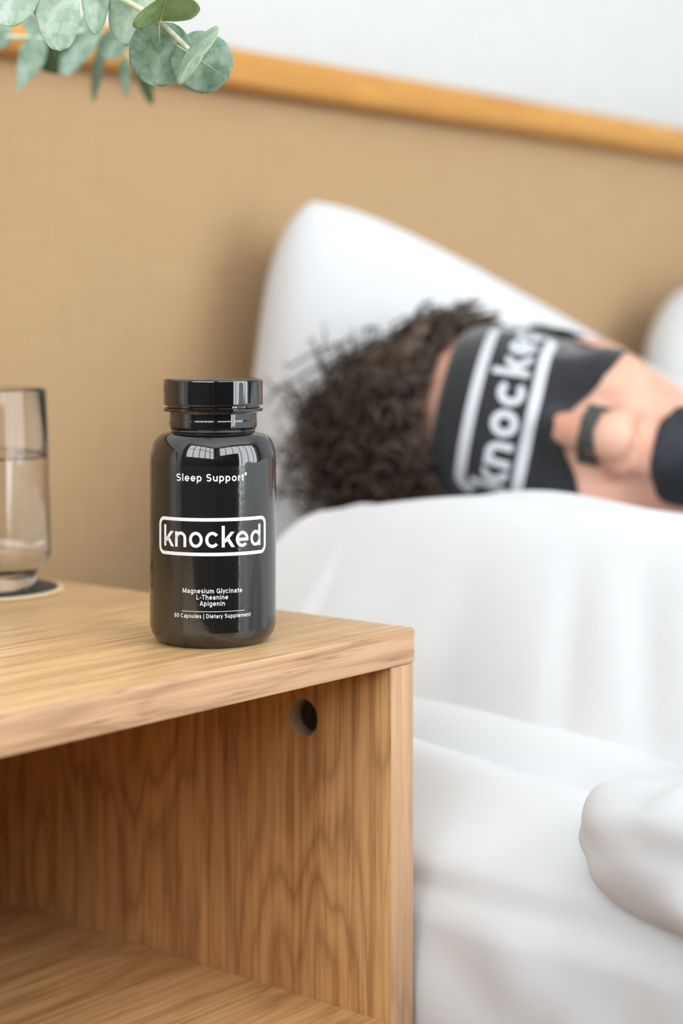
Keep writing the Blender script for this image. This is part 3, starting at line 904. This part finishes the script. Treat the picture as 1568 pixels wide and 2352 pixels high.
# flat pillow under the head
pillow('pillow', (0.14, 0.06, 0.441), (0.66, -0.02, 0.441), (0.70, 0.37, 0.446), (0.24, 0.39, 0.446), 0.10,
       'flat white pillow under the curly head', 4.0)
pillow('pillow', at(1470, 1210, 1.66), at(2500, 1150, 1.95), at(2460, 560, 2.12), at(1480, 640, 1.80), 0.15,
       'white pillow at the right edge of the picture, half out of view', 8.0)

# ------------------------------------------------------------------ sleeper
HC = at(1290, 1007, 1.25)
camdir = (CAM - HC).normalized()
Yl = cdir(-0.96, 0.19, 0.20).normalized()
e8 = cdir(-0.122, -0.985, 0.14).normalized()
Zl = (e8 - Yl * e8.dot(Yl)).normalized()
Xl = Yl.cross(Zl).normalized()
HM = Matrix((Xl, Yl, Zl)).transposed()          # head space -> world
def hw_(x, y, z): return HC + HM @ Vector((x, y, z))

person = empty('person', HC)
def body_mesh():
    bm = bmesh.new()
    def ell(c, r, rot=None, head=True):
        mt = Matrix.Diagonal((*r, 1.0))
        if head:
            m4 = Matrix.Translation(hw_(*c)) @ HM.to_4x4() @ (rot.to_4x4() if rot else Matrix.Identity(4)) @ mt
        else:
            m4 = Matrix.Translation(Vector(c)) @ mt
        bmesh.ops.create_icosphere(bm, subdivisions=4, radius=1.0, matrix=m4)
    def cap(p0, r0, p1, r1, head=True, n=10):
        a = hw_(*p0) if head else Vector(p0); b_ = hw_(*p1) if head else Vector(p1)
        for k in range(n + 1):
            t = k / n
            bmesh.ops.create_icosphere(bm, subdivisions=3, radius=r0 + (r1 - r0) * t, matrix=Matrix.Translation(a.lerp(b_, t)))
    ell((0, 0.040, -0.018), (0.070, 0.086, 0.090))
    ell((0, 0.045, 0.022), (0.062, 0.060, 0.062))
    ell((0, -0.028, 0.018), (0.060, 0.080, 0.064))
    ell((0, -0.075, 0.034), (0.044, 0.044, 0.046))
    ell((0, -0.104, 0.058), (0.020, 0.016, 0.020))
    for s in (-1, 1):
        ell((s * 0.034, -0.030, 0.050), (0.028, 0.030, 0.030))
        ell((s * 0.031, 0.004, 0.062), (0.016, 0.011, 0.014))
        ell((s * 0.0150, -0.043, 0.088), (0.0100, 0.0100, 0.012))
        ell((s * 0.067, -0.010, -0.034), (0.007, 0.029, 0.018), Matrix.Rotation(s * 0.5, 3, 'Y'))
    ell((0, 0.022, 0.069), (0.050, 0.012, 0.015))
    cap((0, 0.012, 0.076), 0.0095, (0, -0.034, 0.101), 0.0145)
    ell((0, -0.037, 0.102), (0.0165, 0.0145, 0.0140))
    ell((0, -0.057, 0.078), (0.020, 0.016, 0.012))
    ell((0, -0.069, 0.082), (0.024, 0.0065, 0.009)); ell((0, -0.080, 0.080), (0.021, 0.0070, 0.009))
    cap((0, -0.055, -0.020), 0.052, (0, -0.15, -0.040), 0.056)
    nk = hw_(0, -0.15, -0.040)
    cap(tuple(nk), 0.056, (0.53, -0.13, 0.475), 0.06, head=False)
    # trunk on its back under the duvet
    B = lambda *q: ell(*q, head=False)
    for k in range(9):
        t = k / 8
        B((0.53, -0.16 - 0.46 * t, 0.470), (0.185 - 0.05 * math.sin(math.pi * t) - 0.02 * t, 0.09, 0.076 - 0.008 * t), None)
    for s in (-1, 1):
        cap((0.53 + s * 0.175, -0.16, 0.455), 0.055, (0.53 + s * 0.21, -0.43, 0.445), 0.043, head=False)
        cap((0.53 + s * 0.21, -0.43, 0.445), 0.042, (0.53 + s * 0.18, -0.68, 0.43), 0.03, head=False)
        ell((0.53 + s * 0.17, -0.74, 0.432), (0.022, 0.05, 0.035), head=False)
        cap((0.53 + s * 0.09, -0.66, 0.468), 0.072, (0.53 + s * 0.11, -1.06, 0.45), 0.054, head=False)
        cap((0.53 + s * 0.11, -1.06, 0.45), 0.054, (0.53 + s * 0.12, -1.44, 0.436), 0.038, head=False)
        cap((0.53 + s * 0.12, -1.46, 0.435), 0.036, (0.53 + s * 0.14, -1.49, 0.50), 0.03, head=False)
    me = bpy.data.meshes.new('body'); bm.to_mesh(me); bm.free()
    o = bpy.data.objects.new('body', me); COL.objects.link(o)
    r = o.modifiers.new('remesh', 'REMESH'); r.mode = 'VOXEL'; r.voxel_size = 0.0036; r.use_smooth_shade = True
    s = o.modifiers.new('smooth', 'SMOOTH'); s.factor = 0.5; s.iterations = 7
    bpy.context.view_layer.update()
    dg = bpy.context.evaluated_depsgraph_get()
    m2 = bpy.data.meshes.new_from_object(o.evaluated_get(dg))
    bpy.data.objects.remove(o); bpy.data.meshes.remove(me)
    return m2

m, nt, b = new_mat('skin')
tc = N(nt, 'ShaderNodeTexCoord')
n1 = N(nt, 'ShaderNodeTexNoise'); n1.inputs['Scale'].default_value = 32.0; n1.inputs['Detail'].default_value = 4.0
nt.links.new(tc.outputs['Object'], n1.inputs['Vector'])
r = ramp(nt, [(0.36, (0.74, 0.375, 0.265)), (0.66, (0.80, 0.47, 0.34))], n1.outputs[0])
nt.links.new(r.outputs[0], b.inputs['Base Color'])
b.inputs['Roughness'].default_value = 0.45
M['skin'] = m
bme = body_mesh()
for q in bme.vertices: q.co -= HC
bme.materials.clear()
body = link('body', bme, M['skin'], person, smooth=True)
bvh = BVHTree.FromPolygons([tuple(q.co) for q in bme.vertices], [tuple(p.vertices) for p in bme.polygons])

def hit_axis(th, y, reach=0.3):
    """distance from the head axis to the skin at an angle (0 = nose side, + = the head's upper side)"""
    d = HM @ Vector((math.sin(th), 0, math.cos(th)))
    o = HM @ Vector((0, y, 0)) + d * reach
    h = bvh.ray_cast(o, -d, reach)
    return reach - h[3] if h[0] is not None else None

def hit_front(x, y):
    o = HM @ Vector((x, y, 0.3))
    h = bvh.ray_cast(o, -(HM @ Vector((0, 0, 1))), 0.35)
    return 0.3 - h[3] if h[0] is not None else 0.05

# sleep mask: a padded band round the eyes and forehead with a notch for the nose
def mask_bounds(th):
    d = math.degrees(th)
    topb = 0.081 - 0.022 * sstep(55, 150, abs(d))
    lobe = -0.014 - 0.020 * math.exp(-((abs(d) - 66) / 44) ** 4) + 0.012 * math.exp(-(d / 15) ** 2)
    lo = lobe + (0.058) * sstep(112, 150, abs(d))
    return lo, topb
NT, NY = 181, 26
rad = np.zeros((NT, NY))
ths = np.linspace(-math.pi, math.pi, NT)
for i, th in enumerate(ths):
    lo, hi = mask_bounds(th)
    for j in range(NY):
        y = lo + (hi - lo) * j / (NY - 1)
        rad[i, j] = hit_axis(th, y) or 0.08
for _ in range(10):
    p = np.pad(rad, ((0, 0), (1, 1)), 'edge')
    rr = (np.roll(rad, 1, 0) + np.roll(rad, -1, 0) + p[:, 2:] + p[:, :-2] + 2 * rad) / 6
    rad = np.maximum(rr, rad - 0.0012) if _ < 6 else rr
# padded eye cups
for i, th in enumerate(ths):
    for j in range(NY):
        t = j / (NY - 1)
        pad = 0.0035 + 0.005 * math.exp(-((abs(math.degrees(th)) - 42) / 22) ** 2) * math.sin(math.pi * min(1, max(0, t * 1.25)))
        edge = min(1.0, min(t, 1 - t) * 9)
        rad[i, j] += pad * (0.55 + 0.45 * math.sqrt(max(0.0, edge)))
def mask_r(th, y):
    lo, hi = mask_bounds(th)
    fi = (th + math.pi) / (2 * math.pi) * (NT - 1); fj = max(0, min(NY - 1.001, (y - lo) / (hi - lo) * (NY - 1)))
    i, j = int(fi), int(fj); a, c = fi - i, fj - j; i2 = min(i + 1, NT - 1)
    return (rad[i, j] * (1 - a) * (1 - c) + rad[i2, j] * a * (1 - c) + rad[i, j + 1] * (1 - a) * c + rad[i2, j + 1] * a * c)
mask = empty('sleep_mask', HC)
M['mask'] = cloth('black_mask_fabric', (0.020, 0.021, 0.024), (0.030, 0.031, 0.035), wr=120, wstr=0.2, sheen=0.35, bdist=0.001)
M['mask_ink'] = cloth('white_mask_print', (0.66, 0.68, 0.73), (0.70, 0.72, 0.76), wr=300, wstr=0.1, bdist=0.0005)
v = []
for i, th in enumerate(ths):
    lo, hi = mask_bounds(th)
    for j in range(NY):
        y = lo + (hi - lo) * j / (NY - 1)
        v.append(HM @ Vector((rad[i, j] * math.sin(th), y, rad[i, j] * math.cos(th))))
pad = from_py('mask_band', v, grid_faces(NT, NY), M['mask'], mask, smooth=True)
s = pad.modifiers.new('thickness', 'SOLIDIFY'); s.thickness = 0.003; s.offset = -1
RT = 0.0735                                     # radius used to lay the print out
def wrap_mask(bm, th0, y0):
    for q in bm.verts:
        th = th0 + q.co.x / RT; y = y0 + q.co.y
        rr = mask_r(th, y) + 0.0005
        q.co = HM @ Vector((rr * math.sin(th), y, rr * math.cos(th)))
    for f in bm.faces:
        f.normal_update()
        c = f.calc_center_median(); ax = HM @ Vector((0, 1, 0))
        if f.normal.dot(c - ax * c.dot(ax)) < 0: f.normal_flip()
TH0, Y0 = math.radians(10), 0.037
LA = math.radians(102) * RT
bmk = ring_bm(LA / 2, LA * 0.180, LA * 0.080, LA * 0.056)
slice_x(bmk, 0.003); wrap_mask(bmk, TH0, Y0); from_bm('logo_frame', bmk, M['mask_ink'], mask)
bmt = text_bm('knocked', 0.15, -0.005); fit_text(bmt, LA * 0.865, LA * 0.19, ASC); slice_x(bmt, 0.002)
wrap_mask(bmt, TH0, Y0 - LA * 0.095); from_bm('lettering', bmt, M['mask_ink'], mask)
tag(mask, 'black sleep mask with white framed lettering over the sleeper\'s eyes', 'sleep mask')

# strips stuck to the face
def patch(name, fx, mat, label, cat, nu=36, nv=24, off=0.0013):
    v = []
    hh = np.array([[hit_front(*fx(i / (nu - 1), j / (nv - 1))) for j in range(nv)] for i in range(nu)])
    h0 = hh.copy()
    for _ in range(5):
        p = np.pad(hh, 1, 'edge')
        hh = np.maximum((p[2:, 1:-1] + p[:-2, 1:-1] + p[1:-1, 2:] + p[1:-1, :-2]) / 4, h0)
    for i in range(nu):
        for j in range(nv):
            x, y = fx(i / (nu - 1), j / (nv - 1))
            v.append(HM @ Vector((x, y, hh[i, j] + off)))
    o = from_py(name, v, grid_faces(nu, nv), mat, None, smooth=True)
    o.location = HC
    s = o.modifiers.new('thickness', 'SOLIDIFY'); s.thickness = 0.0006; s.offset = -1
    b2 = bmesh.new(); b2.from_mesh(o.data); bmesh.ops.recalc_face_normals(b2, faces=b2.faces); b2.to_mesh(o.data); b2.free()
    tag(o, label, cat)
    return o
M['strip'] = speckled('dark_grey_tape', (0.055, 0.06, 0.058), (0.08, 0.085, 0.082), 300, 0.55, 0.1, 0.0003)
M['tape'] = speckled('navy_black_tape', (0.012, 0.016, 0.022), (0.02, 0.026, 0.034), 300, 0.6, 0.1, 0.0003)
patch('nasal_strip', lambda s, t: ((s - 0.5) * 0.040, -0.0205 - 0.0125 * (t - 0.5) * (0.72 + 0.9 * abs(s - 0.5)) - 0.016 * (s - 0.5) ** 2), M['strip'],
      'dark grey nasal strip across the bridge of the nose', 'nasal strip')
patch('mouth_tape', lambda s, t: ((s - 0.5) * 0.066 * (1 - 0.25 * (2 * t - 1) ** 4), -0.0845 + 0.042 * (t - 0.5) * (1 - 0.30 * (2 * s - 1) ** 4)), M['tape'],
      'black tape covering the mouth at the right edge of the picture', 'tape')

# curly hair: a dark shell close to the scalp plus loose curls
m, nt, b = new_mat('dark_brown_hair')
tc = N(nt, 'ShaderNodeTexCoord')
n1 = N(nt, 'ShaderNodeTexNoise'); n1.inputs['Scale'].default_value = 70.0; n1.inputs['Detail'].default_value = 4.0
nt.links.new(tc.outputs['Object'], n1.inputs['Vector'])
r = ramp(nt, [(0.35, (0.026, 0.016, 0.010)), (0.68, (0.105, 0.066, 0.042))], n1.outputs[0])
nt.links.new(r.outputs[0], b.inputs['Base Color'])
b.inputs['Roughness'].default_value = 0.42
M['hair'] = m
SC = Vector((0, 0.040, -0.018)); SR = Vector((0.070, 0.086, 0.090))
def in_hair(d):
    # directions (head space, from the skull centre) that carry hair
    return d.y > 0.34 + 0.46 * max(0.0, d.z) - 0.30 * max(0, -d.x) - 0.20 * sstep(0.50, 0.05, d.x) or (d.z < -0.10 and d.y > -0.55)
bm = bmesh.new()
bmesh.ops.create_icosphere(bm, subdivisions=5, radius=1.0)
kill = []
for q in bm.verts:
    d = q.co.normalized()
    if not in_hair(d): kill.append(q)
    k = 0.008 + 0.024 * max(0, d.y - 0.3) + 0.012 * nz(d.x * 6, d.y * 6, d.z * 6) + 0.008 * nz(d.x * 14, d.y * 14, d.z * 14) + 0.012 * max(0, d.y) * max(0, min(1, 0.45 - d.x))
    q.co = HM @ (SC + Vector((d.x * (SR.x + k), d.y * (SR.y + k), d.z * (SR.z + k))))
bmesh.ops.delete(bm, geom=kill, context='VERTS')
hairo = from_bm('hair', bm, M['hair'], person, smooth=True)
hv, hf = [], []
grav = HM.inverted() @ Vector((0, 0, -1))
cnt = 0
while cnt < 2000:
    d = Vector(rng.normal(size=3)).normalized()
    if not in_hair(d) or d.z < -0.75 or (d.x > 0.25 and d.y < 0.32): continue
    cnt += 1
    lift_ = 0.002 + (0.008 + 0.012 * max(0, d.y)) * sstep(0.45, -0.15, d.x)
    root = SC + Vector((d.x * (SR.x + lift_), d.y * (SR.y + lift_), d.z * (SR.z + lift_)))
    t1 = d.orthogonal().normalized(); t2 = d.cross(t1)
    length = random.uniform(0.022, 0.045) * (0.55 + 0.75 * max(0, d.y)) * (0.6 if d.z > 0.35 else 1.0) * (1 - 0.42 * sstep(0.0, 0.6, d.x)) * (1 + 0.12 * max(0, d.y) * max(0, 0.4 - d.x))
    curl = random.uniform(0.005, 0.0105); turns = random.uniform(1.6, 3.2); ph = random.uniform(0, 6.28)
    lean = Vector((random.uniform(-1, 1), random.uniform(-1, 1), random.uniform(-1, 1))) * 0.45 + grav * 0.30
    pts, rr = [], []
    ns_ = 18
    for k in range(ns_):
        t = k / (ns_ - 1)
        a = ph + turns * 2 * math.pi * t
        env = min(1, t * 3)
        p = root + d * (length * t) + lean * (length * t * t) + (t1 * math.cos(a) + t2 * math.sin(a)) * curl * env
        pts.append(HM @ p); rr.append(random.uniform(0.95, 1.05) * 0.0016 * (1 - 0.5 * t))
    tube_data(pts, rr, 5, hv, hf)
from_py('curls', hv, hf, M['hair'], hairo, smooth=True)
tag(person, 'person with curly dark hair asleep in the white bed, face towards us', 'person')

# ------------------------------------------------------------------ duvet
DX0, DX1, DY0 = 0.108, 1.60, -1.58
def duvet_ymax(x):
    return 0.272 - 0.322 * sstep(0.255, 0.40, x)
def duvet_h(x, y):
    """height of the upper face above the mattress"""
    ridge = (0.131 - 0.009 * sstep(0.08, 0.24, y)) * sstep(0.02, 0.205, x) * (1 - 0.45 * sstep(0.24, 0.36, x) * sstep(-0.12, 0.04, y))
    ridge *= 1 - 0.85 * sstep(-0.30, -0.50, y)
    bodyh = (0.060 + 0.075 * sstep(-0.30, -0.50, y)) * math.exp(-((x - 0.53) / 0.26) ** 4) * sstep(0.05, -0.15, y)
    feet = 0.045 * math.exp(-((x - 0.53) / 0.25) ** 4 - ((y + 1.48) / 0.1) ** 2)
    h = ridge + bodyh + feet
    # puffs and folds
    h += 0.010 * nz(x * 7, y * 6, 2.0) + 0.004 * nz(x * 22, y * 12, 5.0)
    # creases running down the near slope
    slope = sstep(0.185, 0.118, x)
    for yc, wd, dep, tilt in ((-0.005, 0.009, 0.024, 0.45), (-0.055, 0.010, 0.026, 0.6), (0.075, 0.014, 0.010, 0.2), (-0.12, 0.012, 0.018, 0.5), (-0.19, 0.016, 0.016, 0.3), (-0.27, 0.013, 0.02, 0.4)):
        h -= 0.5 * dep * slope * math.exp(-((y - yc - tilt * (x - 0.12)) / wd) ** 2)
    return h
def duvet():
    nu, nv = 190, 190
    top, und = [], []
    for i in range(nu):
        s = (i / (nu - 1)) ** 1.6
        x = DX0 + (DX1 - DX0) * s
        ym = duvet_ymax(x)
        for j in range(nv):
            t = (j / (nv - 1)) ** 1.5
            y = ym + (DY0 - ym) * t
            xe = x + 0.012 * nz(y * 9, 3.0) * (1 - s) ** 6
            d = min((x - DX0) / 0.085 + 0.02, (ym - y) / 0.045, (DX1 - x) / 0.08, (y - DY0) / 0.08)
            e = math.sqrt(max(0.0, 1 - (1 - min(1.0, max(0.0, d))) ** 2))
            h = max(0.012, duvet_h(x, y)) * e + 0.004
            lift = 0.022 * (1 - e) * (0 if (ym - y) > 0.09 else 1)
            top.append((xe, y, MZ1 + 0.006 + h + lift))
            und.append((xe, y, MZ1 + 0.004 + lift + max(0.0, h - 0.036)))
    v = top + und
    f = grid_faces(nu, nv, flip=True) + grid_faces(nu, nv, nu * nv)
    o = nu * nv
    for i in range(nu - 1):
        f.append((i * nv, (i + 1) * nv, o + (i + 1) * nv, o + i * nv))
        f.append((i * nv + nv - 1, o + i * nv + nv - 1, o + (i + 1) * nv + nv - 1, (i + 1) * nv + nv - 1))
    for j in range(nv - 1):
        f.append((j, o + j, o + j + 1, j + 1))
        k = (nu - 1) * nv
        f.append((k + j, k + j + 1, o + k + j + 1, o + k + j))
    ob = from_py('quilt', v, f, M['linen'], None, smooth=True)
    b2 = bmesh.new(); b2.from_mesh(ob.data); bmesh.ops.recalc_face_normals(b2, faces=b2.faces); b2.to_mesh(ob.data); b2.free()
    return ob
dv = empty('duvet', (0, 0, 0))
q_ = duvet(); q_.parent = dv

def lump(name, c, r, fn, mat, parent, sub=6, rot=None):
    bm = bmesh.new(); bmesh.ops.create_icosphere(bm, subdivisions=sub, radius=1.0)
    for q in bm.verts:
        d = q.co.normalized()
        k = fn(d)
        q.co = Vector((d.x * r[0], d.y * r[1], d.z * r[2])) * k
        if rot: q.co = rot @ q.co
    o = from_bm(name, bm, mat, parent, smooth=True); o.location = Vector(c)
    return o
# folded corner of the duvet pushed over the mattress edge
lump('folded_corner', (0.028, -0.205, 0.408), (0.048, 0.132, 0.042),
     lambda d: 1 + 0.10 * nz(d.x * 2, d.y * 3, d.z * 2) - 0.22 * math.exp(-((d.y - 0.42 + 0.5 * d.z) / 0.34) ** 2 - ((d.z - 0.2) / 0.45) ** 2) * sstep(0.3, -0.3, d.x), M['linen'], dv,
     rot=Matrix.Rotation(0.06, 3, 'X'))
lump('folded_hem', (0.022, -0.245, 0.362), (0.032, 0.110, 0.030),
     lambda d: 1 + 0.045 * math.sin(d.y * 26 + d.z * 6) + 0.06 * nz(d.x * 3, d.y * 4, d.z * 3), M['linen'], dv)
lump('folded_roll', (0.085, -0.262, 0.470), (0.060, 0.115, 0.062),
     lambda d: 1 + 0.12 * nz(d.x * 2 + 4, d.y * 3, d.z * 2) - 0.12 * math.exp(-((d.z + d.y * 0.8) / 0.18) ** 2), M['linen'], dv)
tag(dv, 'puffy white duvet heaped in front of the sleeper', 'duvet')

# loose top sheet, crumpled along the mattress edge beside the bedside table
def top_sheet():
    nv = 330
    prof = []
    for k in range(26): prof.append((MX0 - 0.008, 0.225 + (MZ1 - 0.03 - 0.225) * k / 26, 1.0))
    for k in range(11):
        a = math.pi - math.pi / 2 * k / 10
        prof.append((MX0 + 0.03 + 0.038 * math.cos(a), MZ1 - 0.030 + 0.038 * math.sin(a), 1.0 - k / 10))
    for k in range(1, 36): prof.append((MX0 + 0.03 + 0.15 * k / 35, MZ1 + 0.008, 0.0))
    v = []
    for (x, z, side) in prof:
        for j in range(nv):
            y = 0.38 - 1.96 * j / (nv - 1)
            run = (x - MX0) + z                       # distance along the cloth, roughly
            fold = abs(math.sin(30 * ((x - MX0) * 1.9 - y * 0.42) + 1.8 * nz(y * 5, x * 8))) ** 0.7
            up = (1 - side) * ((0.012 + 0.014 * sstep(-0.3, 0.1, y)) * fold * sstep(MX0 + 0.005, MX0 + 0.05, x) + 0.006 * nz(y * 13 + x * 20, x * 14) + 0.014 * sstep(0.05, 0.16, x))
            g = 0.010 * nz(y * 6 + z * 11, z * 4, 1.3) + 0.006 * nz(y * 14 - z * 20, z * 6, 4.0) + 0.004 * nz(y * 30, z * 6, 9.0)
            crease = -0.007 * math.exp(-((z - (MZ1 - 0.020 + 0.012 * nz(y * 4, 2.0))) / 0.006) ** 2) * side
            out = side * (0.012 + g) + crease
            v.append((x - out, y, z + up))
    n = len(prof)
    o = from_py('top_sheet', v, grid_faces(n, nv), M['sheet'], None, smooth=True)
    s = o.modifiers.new('thickness', 'SOLIDIFY'); s.thickness = 0.002; s.offset = 0
    tag(o, 'crumpled white top sheet hanging over the mattress edge under the duvet', 'sheet')
top_sheet()
